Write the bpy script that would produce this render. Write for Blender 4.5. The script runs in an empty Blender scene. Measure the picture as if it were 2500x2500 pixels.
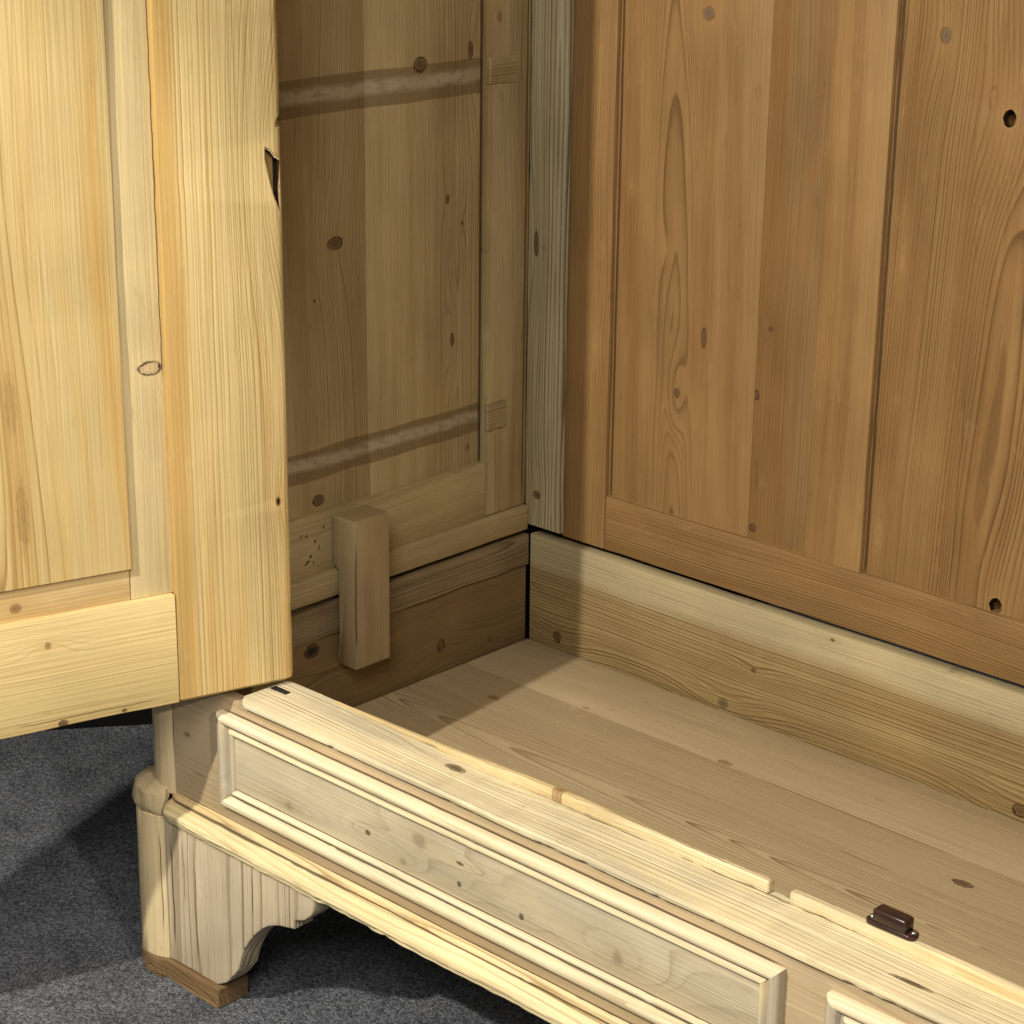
import bpy, bmesh, math, random
from mathutils import Vector, Matrix, noise as mnoise
R = math.radians
random.seed(7)
sc = bpy.context.scene
col = sc.collection

# ------------------------------------------------------------------ camera
cd = bpy.data.cameras.new("camera"); cam = bpy.data.objects.new("camera", cd); col.objects.link(cam)
RX = Vector((0.725164, 0.688485, 0.011193)); DN = Vector((0.234241, -0.231370, -0.944245)); FW = Vector((-0.647509, 0.687355, -0.329053))
m = Matrix((RX, -DN, -FW)).transposed().to_4x4(); m.translation = Vector((1.8837, -2.0324, 1.1494))
cam.matrix_world = m
cd.sensor_width = 36; cd.lens = 5270.54/2500*36; cd.clip_start = .05; cd.clip_end = 60
sc.camera = cam

# ------------------------------------------------------------------ light: showroom ceiling spots, added soft fill + dim room
w = bpy.data.worlds.new("World"); sc.world = w; w.use_nodes = True
bg = w.node_tree.nodes["Background"]; bg.inputs[0].default_value = (1, .95, .87, 1); bg.inputs[1].default_value = .20
def spot(name, target, d, dist, power, rad, color, cone=70):
    l = bpy.data.lights.new(name, 'SPOT'); l.energy = power; l.shadow_soft_size = rad; l.color = color
    l.spot_size = R(cone); l.spot_blend = .6
    o = bpy.data.objects.new(name, l); col.objects.link(o)
    d = Vector(d).normalized(); o.location = Vector(target) + d*dist
    o.rotation_euler = (-d).to_track_quat('-Z', 'Y').to_euler()
    return o
spot("ceiling_spot", (.30, -.45, .15), (.06, -2.01, 1.71), 2.64, 272, .026, (1, .95, .85), 80)
sp2 = spot("ceiling_spot", (-.05, -1.0, .35), (3.46, -.99, 1.74), 4.0, 275, .045, (1, .95, .86), 19)
sp2.data.spot_blend = .5
al = bpy.data.lights.new("interior_fill", 'AREA'); al.energy = 80; al.size = 1.2; al.color = (1, .96, .88)  # unseen soft fill, added to brighten the shaded interior
ao = bpy.data.objects.new("interior_fill", al); col.objects.link(ao); ao.location = (2.1, -2.8, 2.45)
ao.rotation_euler = (Vector((.2, -.3, .2))-ao.location).to_track_quat('-Z', 'Y').to_euler()
sc.view_settings.view_transform = 'Standard'; sc.view_settings.look = 'None'
sc.cycles.max_bounces = 6; sc.cycles.diffuse_bounces = 3; sc.cycles.glossy_bounces = 2; sc.cycles.use_adaptive_sampling = True; sc.cycles.adaptive_threshold = .02
sc.view_settings.exposure = 0; sc.view_settings.gamma = 1

# ------------------------------------------------------------------ node helpers
class NT:
    def __init__(s, tree): s.t = tree
    def n(s, typ, **kw):
        nd = s.t.nodes.new(typ)
        for k, v in kw.items(): setattr(nd, k, v)
        return nd
    def put(s, sock, v):
        if isinstance(v, bpy.types.NodeSocket): s.t.links.new(v, sock)
        elif v is not None: sock.default_value = v
    def m(s, op, a, b=None, c=None, clamp=False):
        nd = s.n('ShaderNodeMath', operation=op, use_clamp=clamp)
        for i, v in enumerate((a, b, c)):
            if v is not None: s.put(nd.inputs[i], v)
        return nd.outputs[0]
    def comb(s, x=0., y=0., z=0.):
        nd = s.n('ShaderNodeCombineXYZ')
        for i, v in enumerate((x, y, z)): s.put(nd.inputs[i], v)
        return nd.outputs[0]
    def noise1(s, wv, detail=1.):
        nd = s.n('ShaderNodeTexNoise', noise_dimensions='1D'); s.put(nd.inputs['W'], wv)
        nd.inputs['Scale'].default_value = 1.; nd.inputs['Detail'].default_value = detail
        return nd.outputs[0]
    def noise(s, vec, scale=1., detail=2., rough=.5, dim='2D'):
        nd = s.n('ShaderNodeTexNoise', noise_dimensions=dim); s.put(nd.inputs['Vector'], vec)
        nd.inputs['Scale'].default_value = scale; nd.inputs['Detail'].default_value = detail; nd.inputs['Roughness'].default_value = rough
        return nd.outputs[0]
    def mr(s, v, a, b, c=0., d=1., smooth=True):
        nd = s.n('ShaderNodeMapRange', interpolation_type='SMOOTHSTEP' if smooth else 'LINEAR')
        for i, q in enumerate((v, a, b, c, d)): s.put(nd.inputs[i], q)
        return nd.outputs[0]
    def mix(s, f, a, b, blend='MIX'):
        nd = s.n('ShaderNodeMix', data_type='RGBA', blend_type=blend)
        s.put(nd.inputs[0], f)
        for i, v in ((6, a), (7, b)):
            s.put(nd.inputs[i], v if isinstance(v, bpy.types.NodeSocket) else (*v, 1))
        return nd.outputs[2]

def group(name, ins, outs):
    g = bpy.data.node_groups.new(name, 'ShaderNodeTree')
    for i in ins: g.interface.new_socket(i, in_out='INPUT', socket_type='NodeSocketFloat')
    for o in outs: g.interface.new_socket(o, in_out='OUTPUT', socket_type='NodeSocketFloat')
    gi = g.nodes.new('NodeGroupInput'); go = g.nodes.new('NodeGroupOutput')
    return g, NT(g), {i: gi.outputs[i] for i in ins}, {o: go.inputs[o] for o in outs}

# growth rings, streaks and fibres of a sawn pine board; a = across, l = along, t = into the board (metres)
PINE, q, I, O = group('pine_grain', ['a', 'l', 't', 'A0', 'T0', 'Taper', 'L0', 'Slope', 'Spacing', 'Wander', 'Knot', 'Seed', 'Mod', 'Fade'],
                      ['Late', 'Streak', 'Fibre', 'Blotch', 'Line'])
sd = q.m('MULTIPLY', I['Seed'], 13.7)
w1 = q.m('SUBTRACT', q.noise1(q.m('ADD', sd, q.m('MULTIPLY', I['l'], 1.4))), .5)
w2 = q.m('SUBTRACT', q.noise(q.comb(q.m('ADD', sd, q.m('MULTIPLY', I['a'], 14.)), q.m('MULTIPLY', I['l'], 3.2)), 1., 2.), .5)
w3 = q.m('SUBTRACT', q.noise1(q.m('ADD', q.m('ADD', sd, 55.), q.m('MULTIPLY', I['l'], 1.7))), .5)
aa = q.m('SUBTRACT', I['a'], I['A0'])
aa = q.m('ADD', aa, q.m('MULTIPLY', I['Slope'], q.m('SUBTRACT', I['l'], I['L0'])))
aa = q.m('ADD', aa, q.m('MULTIPLY', w1, I['Wander']))
tt = q.m('ADD', I['T0'], q.m('MULTIPLY', I['Taper'], q.m('SUBTRACT', I['l'], I['L0'])))
tt = q.m('ADD', tt, q.m('ADD', I['t'], q.m('MULTIPLY', w3, q.m('MULTIPLY', I['Wander'], .7))))
r = q.m('SQRT', q.m('ADD', q.m('MULTIPLY', aa, aa), q.m('MULTIPLY', tt, tt)))
r = q.m('ADD', r, I['Knot'])
r = q.m('ADD', r, q.m('MULTIPLY', w2, .0045))
ph = q.m('DIVIDE', r, I['Spacing'])
ph = q.m('ADD', ph, q.m('MULTIPLY', q.noise1(q.m('ADD', sd, q.m('MULTIPLY', r, 60.))), 2.4))
fr = q.m('FRACT', ph); idn = q.m('FLOOR', ph)
wn = q.n('ShaderNodeTexWhiteNoise', noise_dimensions='2D'); q.put(wn.inputs['Vector'], q.comb(idn, sd, 0.))
amp = q.mr(wn.outputs[0], 0., 1., .35, 1., False)
late = q.m('MULTIPLY', q.mr(fr, .25, .88), q.mr(fr, .93, 1., 1., 0.))
md = q.mr(q.noise(q.comb(q.m('ADD', sd, q.m('MULTIPLY', aa, 17.)), q.m('MULTIPLY', I['l'], 1.3)), 1., 1.), .36, .64, .10, 1.)
md = q.m('ADD', q.m('MULTIPLY', md, I['Mod']), q.m('SUBTRACT', 1., I['Mod']))
amp = q.m('MULTIPLY', q.m('MULTIPLY', amp, md), q.mr(q.m('ABSOLUTE', aa), q.m('MULTIPLY', I['Fade'], .5), q.m('MULTIPLY', I['Fade'], 1.4), 1., .08))
q.put(O['Late'], q.m('MULTIPLY', late, amp))
q.put(O['Line'], q.m('MULTIPLY', q.m('MULTIPLY', q.mr(fr, .68, .9), q.mr(fr, .93, 1., 1., 0.)), amp))
q.put(O['Streak'], q.noise(q.comb(q.m('MULTIPLY', q.m('ADD', aa, q.m('MULTIPLY', I['Knot'], .7)), 24.), q.m('ADD', sd, q.m('MULTIPLY', I['l'], .9))), 1., 3., .55))
q.put(O['Fibre'], q.noise(q.comb(q.m('MULTIPLY', q.m('ADD', aa, q.m('MULTIPLY', I['t'], .8)), 420.), q.m('ADD', sd, q.m('MULTIPLY', I['l'], 5.))), 1., 1., .6))
q.put(O['Blotch'], q.noise(q.comb(q.m('ADD', sd, q.m('MULTIPLY', I['a'], 9.)), q.m('MULTIPLY', I['l'], 4.5)), 1., 3., .6))

KNOT, q, I, O = group('pine_knot', ['a', 'l', 'ak', 'lk', 'ra', 'rl', 'n'], ['Bump', 'Core', 'Rim', 'Halo', 'Ring'])
da = q.m('DIVIDE', q.m('SUBTRACT', I['a'], I['ak']), I['ra']); dl = q.m('DIVIDE', q.m('SUBTRACT', I['l'], I['lk']), I['rl'])
d2 = q.m('ADD', q.m('MULTIPLY', da, da), q.m('MULTIPLY', dl, dl))
d = q.m('ADD', q.m('SQRT', d2), q.m('MULTIPLY', I['n'], .75))
q.put(O['Bump'], q.m('POWER', 2.718, q.m('MULTIPLY', q.m('ADD', q.m('MULTIPLY', da, da), q.m('MULTIPLY', q.m('MULTIPLY', dl, dl), .14)), -.085)))
q.put(O['Core'], q.mr(d, .45, 1.05, 1., 0.))
q.put(O['Rim'], q.m('MULTIPLY', q.m('MULTIPLY', q.mr(d, .66, .90), q.mr(d, .94, 1.20, 1., 0.)), q.mr(I['n'], -.25, .05, .35, 1.)))
q.put(O['Halo'], q.m('POWER', 2.718, q.m('MULTIPLY', q.m('ADD', q.m('MULTIPLY', da, da), q.m('MULTIPLY', q.m('MULTIPLY', dl, dl), .35)), -.22)))
q.put(O['Ring'], q.m('SINE', q.m('MULTIPLY', d, 13.)))

def pine(name, ax, early, late, stain=None, a0=0., t0=.08, taper=.012, l0=0., slope=0., spacing=.0042, wander=.03, seed=1., mod=1., fade=9.,
         kl=.75, ks=.5, kf=.16, kb=.28, knots=(), cracks_gap_shade=(), bands=(), grey=None, rough=.5, bump=.12, zone=None, wear=.55, worms=0.):
    """ax: letters of the across, along and depth axes in the object's own space"""
    mt = bpy.data.materials.new(name); mt.use_nodes = True
    t = mt.node_tree; t.nodes.clear(); N = NT(t)
    out = N.n('ShaderNodeOutputMaterial'); b = N.n('ShaderNodeBsdfPrincipled'); t.links.new(b.outputs[0], out.inputs[0])
    tc = N.n('ShaderNodeTexCoord'); sx = N.n('ShaderNodeSeparateXYZ'); t.links.new(tc.outputs['Object'], sx.inputs[0])
    A, L, T = (sx.outputs['xyz'.index(c)] for c in ax)
    if stain is None: stain = tuple(e*.55+l_*.45 for e, l_ in zip(early, late))
    nz = N.m('SUBTRACT', N.noise(N.comb(A, L, T), 120., 2., .6), .5)
    kb_sum = None; cores = []; rims = []; halos = []
    for (ak, lk, ra, rl, kind, am) in knots:
        g = N.n('ShaderNodeGroup'); g.node_tree = KNOT
        for nm, v in zip(('a', 'l', 'ak', 'lk', 'ra', 'rl', 'n'), (A, L, ak, lk, ra, rl, nz)): N.put(g.inputs[nm], v)
        bu = N.m('MULTIPLY', g.outputs['Bump'], am*spacing*1.35)
        kb_sum = bu if kb_sum is None else N.m('ADD', kb_sum, bu)
        cores.append((g, kind))
    p = N.n('ShaderNodeGroup'); p.node_tree = PINE
    for nm, v in dict(a=A, l=L, t=T, A0=a0, T0=t0, Taper=taper, L0=l0, Slope=slope, Spacing=spacing, Wander=wander, Seed=seed, Mod=mod, Fade=fade,
                      Knot=0. if kb_sum is None else kb_sum).items(): N.put(p.inputs[nm], v)
    Late, Streak, Fib, Blo, Line = (p.outputs[k] for k in ('Late', 'Streak', 'Fibre', 'Blotch', 'Line'))
    c = N.mix(N.m('MULTIPLY', N.mr(Streak, .42, .68), ks), early, stain)
    if grey:
        gcol, gf, glo, ghi = grey
        gn = N.noise(N.comb(N.m('MULTIPLY', A, 16.), N.m('ADD', N.m('MULTIPLY', L, 2.5), seed*3.1)), 1., 3.)
        c = N.mix(N.m('MULTIPLY', N.mr(gn, glo, ghi), gf), c, gcol)
    kz = kl
    if zone:        # sapwood strip along one edge
        ze, zw, zc = zone
        zn = N.m('MULTIPLY', N.m('SUBTRACT', N.noise(N.comb(N.m('MULTIPLY', L, 3.), 7.), 1., 2.), .5), .02)
        zf = N.mr(N.m('ADD', A, zn), ze-zw, ze+zw); c = N.mix(N.m('MULTIPLY', zf, .9), c, zc)
        kz = N.m('MULTIPLY', N.m('SUBTRACT', 1., N.m('MULTIPLY', zf, .72)), kl)
    soft = N.m('MULTIPLY', Late, N.m('MULTIPLY', kz, .55))
    c = N.mix(soft, c, late)
    c = N.mix(N.m('MULTIPLY', Line, N.m('MULTIPLY', kz, .8)), c, tuple(x*.8 for x in late))
    mul = N.m('ADD', 1., N.m('ADD', N.m('MULTIPLY', N.m('SUBTRACT', Fib, .5), kf*2), N.m('MULTIPLY', N.m('SUBTRACT', Blo, .5), kb*2)))
    c = N.mix(1., c, N.comb(mul, mul, mul), 'MULTIPLY')
    if wear:        # pale rubs, small dark dents and wax specks
        wz = N.noise(N.comb(N.m('ADD', N.m('MULTIPLY', A, 70.), seed*2.3), N.m('MULTIPLY', L, 17.)), 1., 4., .68)
        c = N.mix(N.m('MULTIPLY', N.mr(wz, .60, .74), .42*wear), c, tuple(min(1, x*1.32+.01) for x in early))
        c = N.mix(N.m('MULTIPLY', N.mr(wz, .23, .34, 1., 0.), .55*wear), c, tuple(x*.62 for x in late))
    for (l0_, l1_, a0_, a1_) in bands:      # ghost of a glued batten: brown edges, pale glue in the middle
        wob = N.m('MULTIPLY', N.m('SUBTRACT', N.noise(N.comb(N.m('MULTIPLY', A, 9.), l0_*7.), 1., 1.), .5), .008)
        wob2 = N.m('MULTIPLY', N.m('SUBTRACT', N.noise(N.comb(N.m('MULTIPLY', A, 9.), l0_*7.+4.), 1., 4., .6), .5), .012)
        Lw = N.m('ADD', L, wob); mid = (l0_+l1_)/2; h = (l1_-l0_)/2
        dd = N.m('ABSOLUTE', N.m('SUBTRACT', Lw, mid))
        win = N.m('MULTIPLY', N.mr(A, a0_-.001, a0_+.001), N.mr(A, a1_-.001, a1_+.001, 1., 0.))
        dd2 = N.m('ABSOLUTE', N.m('SUBTRACT', N.m('ADD', L, wob2), mid+.002))
        edge = N.m('MULTIPLY', N.mr(dd, h*.93, h*1.0, 1., 0.), win)
        core = N.m('MULTIPLY', N.m('MULTIPLY', N.mr(dd2, h*.15, h*.55, 1., 0.), win), N.mr(N.noise(N.comb(N.m('MULTIPLY', A, 60.), N.m('MULTIPLY', L, 130.)), 1., 3.), .30, .55, .45, 1.))
        c = N.mix(N.m('MULTIPLY', edge, .60), c, (.105, .062, .025))
        c = N.mix(N.m('MULTIPLY', core, .72), c, (.42, .345, .225))
    if worms:
        vo = N.n('ShaderNodeTexVoronoi'); N.put(vo.inputs['Vector'], N.comb(A, N.m('MULTIPLY', L, .55), T)); vo.inputs['Scale'].default_value = 42.
        pick = N.m('GREATER_THAN', N.noise(vo.outputs['Position'] if 'Position' in vo.outputs else tc.outputs['Object'], 31., 0., .5, '3D'), .57)
        hole = N.m('MULTIPLY', N.mr(vo.outputs['Distance'], .05, .075, 1., 0.), pick)
        c = N.mix(N.m('MULTIPLY', hole, worms), c, (.07, .04, .018))
    for (g, kind) in cores:
        if kind == 'r':    cc, rc, kc, kr, kh, hc = (.235, .115, .040), (.10, .045, .016), .80, .65, .35, stain
        elif kind == 'd':  cc, rc, kc, kr, kh, hc = (.115, .060, .026), (.022, .012, .006), .92, .95, .30, stain
        elif kind == 'g':  cc, rc, kc, kr, kh, hc = (.135, .090, .052), (.085, .045, .02), .95, .70, .30, tuple(min(1, x*1.25) for x in early)
        elif kind == 'w':  cc, rc, kc, kr, kh, hc = (.50, .345, .185), (.030, .016, .008), .75, 1.0, .35, tuple(min(1, x*1.3) for x in early)
        elif kind == 'p':  cc, rc, kc, kr, kh, hc = tuple(min(1, x*1.3) for x in early), early, .75, .0, .5, tuple(min(1, x*1.2) for x in early)
        elif kind == 's':  cc, rc, kc, kr, kh, hc = tuple(x*.55 for x in stain), late, .55, .15, .45, tuple(x*.85 for x in stain)
        elif kind == 'n': continue
        else:              cc, rc, kc, kr, kh, hc = (.012, .008, .005), (.010, .006, .004), .98, .9, .25, stain
        c = N.mix(N.m('MULTIPLY', g.outputs['Halo'], kh), c, hc)
        cr = N.mix(N.mr(g.outputs['Ring'], -1., 1., .0, .55), cc, tuple(x*.6 for x in cc))
        c = N.mix(N.m('MULTIPLY', g.outputs['Core'], kc), c, cr)
        c = N.mix(N.m('MULTIPLY', g.outputs['Rim'], kr), c, rc)
    for (ac, la, lb, wd, wob) in cracks_gap_shade:  # wood cracks, plus dark lines painted as shade in gaps and grooves
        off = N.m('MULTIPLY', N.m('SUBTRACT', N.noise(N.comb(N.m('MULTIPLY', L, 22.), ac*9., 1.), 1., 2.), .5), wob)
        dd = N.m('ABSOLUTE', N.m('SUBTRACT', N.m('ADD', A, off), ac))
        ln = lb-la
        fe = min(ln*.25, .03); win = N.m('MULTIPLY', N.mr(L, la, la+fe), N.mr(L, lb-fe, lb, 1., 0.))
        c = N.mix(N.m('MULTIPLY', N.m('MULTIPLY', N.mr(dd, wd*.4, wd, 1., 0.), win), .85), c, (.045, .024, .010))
    t.links.new(c, b.inputs['Base Color'])
    N.put(b.inputs['Roughness'], N.m('ADD', rough-.12, N.m('ADD', N.m('MULTIPLY', Fib, .16), N.m('MULTIPLY', Blo, .10))))
    b.inputs['Specular IOR Level'].default_value = .32
    bp = N.n('ShaderNodeBump'); bp.inputs['Strength'].default_value = 1.; bp.inputs['Distance'].default_value = .0012*bump/.12*.35
    if bump > .5: hgt = N.m('ADD', N.m('MULTIPLY', Line, .7), N.m('MULTIPLY', Fib, .5))
    else: hgt = N.noise(N.comb(N.m('MULTIPLY', N.m('ADD', A, T), 330.), N.m('MULTIPLY', L, 5.)), 1., 1.)
    t.links.new(hgt, bp.inputs['Height']); t.links.new(bp.outputs[0], b.inputs['Normal'])
    return mt

def plain(name, colr, rough=.5, metal=0., spec=.5, bumpscale=0., bumpd=.0003):
    mt = bpy.data.materials.new(name); mt.use_nodes = True
    N = NT(mt.node_tree); b = mt.node_tree.nodes['Principled BSDF']
    tc = N.n('ShaderNodeTexCoord'); n = N.noise(tc.outputs['Object'], bumpscale or 60., 3., .5, '3D')
    v = N.mr(n, .3, .7, .75, 1.25, False)
    N.put(b.inputs['Base Color'], N.mix(1., (*colr,)[:3], N.comb(v, v, v), 'MULTIPLY'))
    b.inputs['Roughness'].default_value = rough; b.inputs['Metallic'].default_value = metal; b.inputs['Specular IOR Level'].default_value = spec
    if bumpscale:
        bp = N.n('ShaderNodeBump'); bp.inputs['Distance'].default_value = bumpd; N.put(bp.inputs['Height'], n); N.put(b.inputs['Normal'], bp.outputs[0])
    return mt

# ------------------------------------------------------------------ mesh helpers
def link(name, me, mat, parent=None, smooth=35):
    o = bpy.data.objects.new(name, me); col.objects.link(o)
    if mat is not None:
        for x in (mat if isinstance(mat, (list, tuple)) else [mat]): me.materials.append(x)
    if smooth:
        me.polygons.foreach_set('use_smooth', [True]*len(me.polygons)); me.set_sharp_from_angle(angle=R(smooth))
    if parent is not None:
        o.parent = parent
    return o
def rr(p0, p1, q0, q1, r=.0015, seg=2, rs=None):
    """rounded rectangle, counter-clockwise; rs = radii of the four corners (p1q0, p1q1, p0q1, p0q0)"""
    rs = rs or (r,)*4; pts = []
    for (cx, cy, a, rad, sg) in ((p1, q0, -90, rs[0], (-1, 1)), (p1, q1, 0, rs[1], (-1, -1)), (p0, q1, 90, rs[2], (1, -1)), (p0, q0, 180, rs[3], (1, 1))):
        k = max(seg, int(rad/.003))
        for i in range(k+1):
            an = R(a+90*i/k); pts.append((cx+sg[0]*rad+rad*math.cos(an), cy+sg[1]*rad+rad*math.sin(an)))
    return pts
AX = {'x': (1, 2, 0), 'y': (0, 2, 1), 'z': (0, 1, 2)}
def place(ax, p, q, l):
    v = [0, 0, 0]; i, j, k = AX[ax]; v[i] = p; v[j] = q; v[k] = l; return v
SEED = [0]
def loft(name, prof, ax, l0, l1, mat, parent=None, step=.03, wob=.0004, eb=.0012, smooth=35, fn=None, mi=None):
    """extrude a closed profile along an axis; edges wander a little, ends are eased"""
    SEED[0] += 1; s = SEED[0]*3.17
    cx = sum(p[0] for p in prof)/len(prof); cy = sum(p[1] for p in prof)/len(prof)
    n = max(1, int((l1-l0)/step)); ls = [l0+eb+(l1-l0-2*eb)*i/n for i in range(n+1)]
    ls = [l0]+ls+[l1]; V = []; F = []; K = len(prof)
    for i, l in enumerate(ls):
        e = eb if i in (0, len(ls)-1) else 0
        for k, (p, qq) in enumerate(prof):
            if fn: p, qq = fn(p, qq, l, k)
            if wob:
                p += wob*mnoise.noise((l*9+s, p*35, qq*35+s)); qq += wob*mnoise.noise((l*9-s, p*35+7, qq*35))
                hn = mnoise.noise((l*75+s, p*120, qq*120)); hn = wob*1.1*max(0, hn-.25)*2
                p += math.copysign(hn, cx-p); qq += math.copysign(hn, cy-qq)
            if e:
                dx, dy = cx-p, cy-qq
                p += math.copysign(min(e, abs(dx)), dx); qq += math.copysign(min(e, abs(dy)), dy)
            V.append(place(ax, p, qq, l))
    for i in range(len(ls)-1):
        for k in range(K):
            k2 = (k+1) % K; F.append((i*K+k, i*K+k2, (i+1)*K+k2, (i+1)*K+k))
    F.append(tuple(range(K))[::-1]); F.append(tuple((len(ls)-1)*K+k for k in range(K)))
    me = bpy.data.meshes.new(name); me.from_pydata(V, [], F)
    bm = bmesh.new(); bm.from_mesh(me); bmesh.ops.recalc_face_normals(bm, faces=bm.faces); bm.to_mesh(me); bm.free()
    return link(name, me, mat, parent, smooth)
def board(name, x, y, z, ax, mat, parent=None, r=.0015, **kw):
    d = {'x': (y, z, x), 'y': (x, z, y), 'z': (x, y, z)}[ax]
    return loft(name, rr(*d[0], *d[1], r), ax, *d[2], mat, parent, **kw)
def cut(o, cutter_pts, ax, l0, l1, mats=None):
    """carve a prism out of a board (boolean), keeping the carved faces' own material"""
    V = [place(ax, p, qq, l0) for p, qq in cutter_pts]+[place(ax, p, qq, l1) for p, qq in cutter_pts]; K = len(cutter_pts)
    F = [tuple(range(K))[::-1], tuple(range(K, 2*K))]+[(k, (k+1) % K, K+(k+1) % K, K+k) for k in range(K)]
    me = bpy.data.meshes.new('cutter'); me.from_pydata(V, [], F)
    bm = bmesh.new(); bm.from_mesh(me); bmesh.ops.recalc_face_normals(bm, faces=bm.faces); bm.to_mesh(me); bm.free()
    if mats:
        for x in mats: me.materials.append(x)
        me.polygons.foreach_set('material_index', [len(mats)-1]*len(me.polygons))
    c = bpy.data.objects.new('cutter', me); col.objects.link(c); c.matrix_world = o.matrix_world
    c.parent = o.parent; c.matrix_parent_inverse = o.matrix_parent_inverse.copy(); c.matrix_basis = o.matrix_basis.copy()
    md = o.modifiers.new('cut', 'BOOLEAN'); md.operation = 'DIFFERENCE'; md.object = c; md.solver = 'EXACT'; md.material_mode = 'TRANSFER'
    bpy.context.view_layer.update()
    dg = bpy.context.evaluated_depsgraph_get()
    nm = bpy.data.meshes.new_from_object(o.evaluated_get(dg)); o.modifiers.clear()
    old = o.data; o.data = nm; nm.name = old.name
    bpy.data.objects.remove(c); bpy.data.meshes.remove(me)
    nm.set_sharp_from_angle(angle=R(35))
def tag(o, label, cat=None, kind=None):
    if label: o['label'] = label
    if cat: o['category'] = cat
    if kind: o['kind'] = kind
    return o
def empty(name, loc, parent=None):
    o = bpy.data.objects.new(name, None); col.objects.link(o); o.location = loc; o.empty_display_size = .1
    if parent: o.parent = parent
    return o

# ------------------------------------------------------------------ room: carpet and dark partition
ZC = -.2575
def carpet_mat():
    mt = bpy.data.materials.new('carpet'); mt.use_nodes = True; N = NT(mt.node_tree); b = mt.node_tree.nodes['Principled BSDF']
    tc = N.n('ShaderNodeTexCoord'); P = tc.outputs['Object']
    n2 = N.noise(P, 150., 3., .65); n3 = N.noise(P, 9., 4., .6); n4 = N.noise(P, 600., 2., .6)
    vo = N.n('ShaderNodeTexVoronoi'); N.put(vo.inputs['Vector'], P); vo.inputs['Scale'].default_value = 420.
    cs = N.n('ShaderNodeSeparateColor'); N.put(cs.inputs[0], vo.outputs['Color'])
    tuft = N.mr(vo.outputs['Distance'], 0., .75, 1., 0.)
    f = N.m('ADD', N.m('MULTIPLY', tuft, .45), N.m('ADD', N.m('MULTIPLY', n4, .35), N.m('MULTIPLY', n2, .35)))
    g = N.m('ADD', N.m('MULTIPLY', cs.outputs[0], .40), N.m('ADD', N.m('MULTIPLY', n2, .55), N.m('MULTIPLY', tuft, .20)))
    c = N.mix(N.mr(g, .25, .95), (.050, .0515, .0580), (.255, .263, .290))
    v = N.mr(n3, .3, .7, .75, 1.25, False); c = N.mix(1., c, N.comb(v, v, v), 'MULTIPLY')
    N.put(b.inputs['Base Color'], c); b.inputs['Roughness'].default_value = .95; b.inputs['Specular IOR Level'].default_value = .1
    bp = N.n('ShaderNodeBump'); bp.inputs['Distance'].default_value = .0035; N.put(bp.inputs['Height'], f); N.put(b.inputs['Normal'], bp.outputs[0])
    return mt
me = bpy.data.meshes.new('carpet'); me.from_pydata([(-8, -8, ZC), (8, -8, ZC), (8, 8, ZC), (-8, 8, ZC)], [], [(0, 1, 2, 3)])
tag(link('carpet', me, carpet_mat(), None, 0), 'dark grey flecked carpet under the wardrobe', None, 'structure')
pw = board('partition_wall', (-.9, .9), (0, .04), (ZC-.01, 1.9), 'x', plain('black_partition', (.006, .006, .006), .8, 0, .2), None, .002, wob=0)
pw.location = (-.94, -.45, 0); pw.rotation_euler = (0, 0, math.atan2(.8, .6))
pw.location = Vector((-.6367, -.2667, 0))+Vector((.6, .8, 0))*.15
tag(pw, 'black partition behind the wardrobe', None, 'structure')

# ------------------------------------------------------------------ palette (linear)
BACK_E, BACK_L, BACK_S = (.236, .134, .049), (.100, .047, .014), (.182, .092, .029)
SIDE_E, SIDE_L, SIDE_S = (.352, .267, .132), (.160, .101, .039), (.275, .187, .079)
DOOR_E, DOOR_L, DOOR_S = (.530, .402, .182), (.300, .182, .058), (.430, .272, .086)
FLOOR_E, FLOOR_L, FLOOR_S = (.410, .312, .176), (.200, .124, .055), (.372, .268, .140)
BASE_E, BASE_L, BASE_S = (.430, .325, .190), (.280, .190, .092), (.370, .262, .142)
MOUL_E, MOUL_L, MOUL_S = (.680, .590, .395), (.450, .325, .155), (.590, .470, .260)
FOOT_E, FOOT_L, FOOT_S = (.500, .412, .280), (.250, .172, .088), (.430, .335, .210)
dark_wood = plain('dark_resin', (.020, .010, .005), .35, 0, .5, 300., .001)

# ------------------------------------------------------------------ the wardrobe
XR = 1.87      # right-hand end
W = empty('wardrobe', (0, 0, 0))
tag(W, 'open antique stripped pine wardrobe with panelled door, drawer-like plinth and bracket feet', 'wardrobe')

# ---- back wall: frame of stiles, rail and muntin round sunken panels
back = board('back_wall', (-.02, XR), (.030, .040), (.156, 1.78), 'z', pine('back_backing', 'xzy', BACK_S, BACK_L, seed=3), W)
board('stile', (.058, .1335), (.003, .024), (.164, 1.75), 'z', pine('back_stile', 'xzy', BACK_E, BACK_L, BACK_S, a0=.02, t0=.05, taper=.004, seed=11., spacing=.0034, kl=.6,
      knots=[(.1093, .4369, .006, .008, 'p', 2.2)]), back, .001)
def backp(name, x, seed, a0, t0, taper, knots=(), cracks_gap_shade=(), tint=1., l0=.5, slope=0., spacing=.0045, kl=.7, ks=.6, wander=.03, fade=9., mod=1.):
    return board(name, x, (.0105, .019), (.215, 1.72), 'z', pine('back_'+name+str(seed), 'xzy', tuple(v*tint for v in BACK_E), BACK_L, BACK_S, a0=a0, t0=t0, taper=taper,
                 seed=seed, knots=knots, cracks_gap_shade=cracks_gap_shade, l0=l0, slope=slope, spacing=spacing, kl=kl, ks=ks, wander=wander, fade=fade, mod=mod), back, .0004, wob=.0002)
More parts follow.
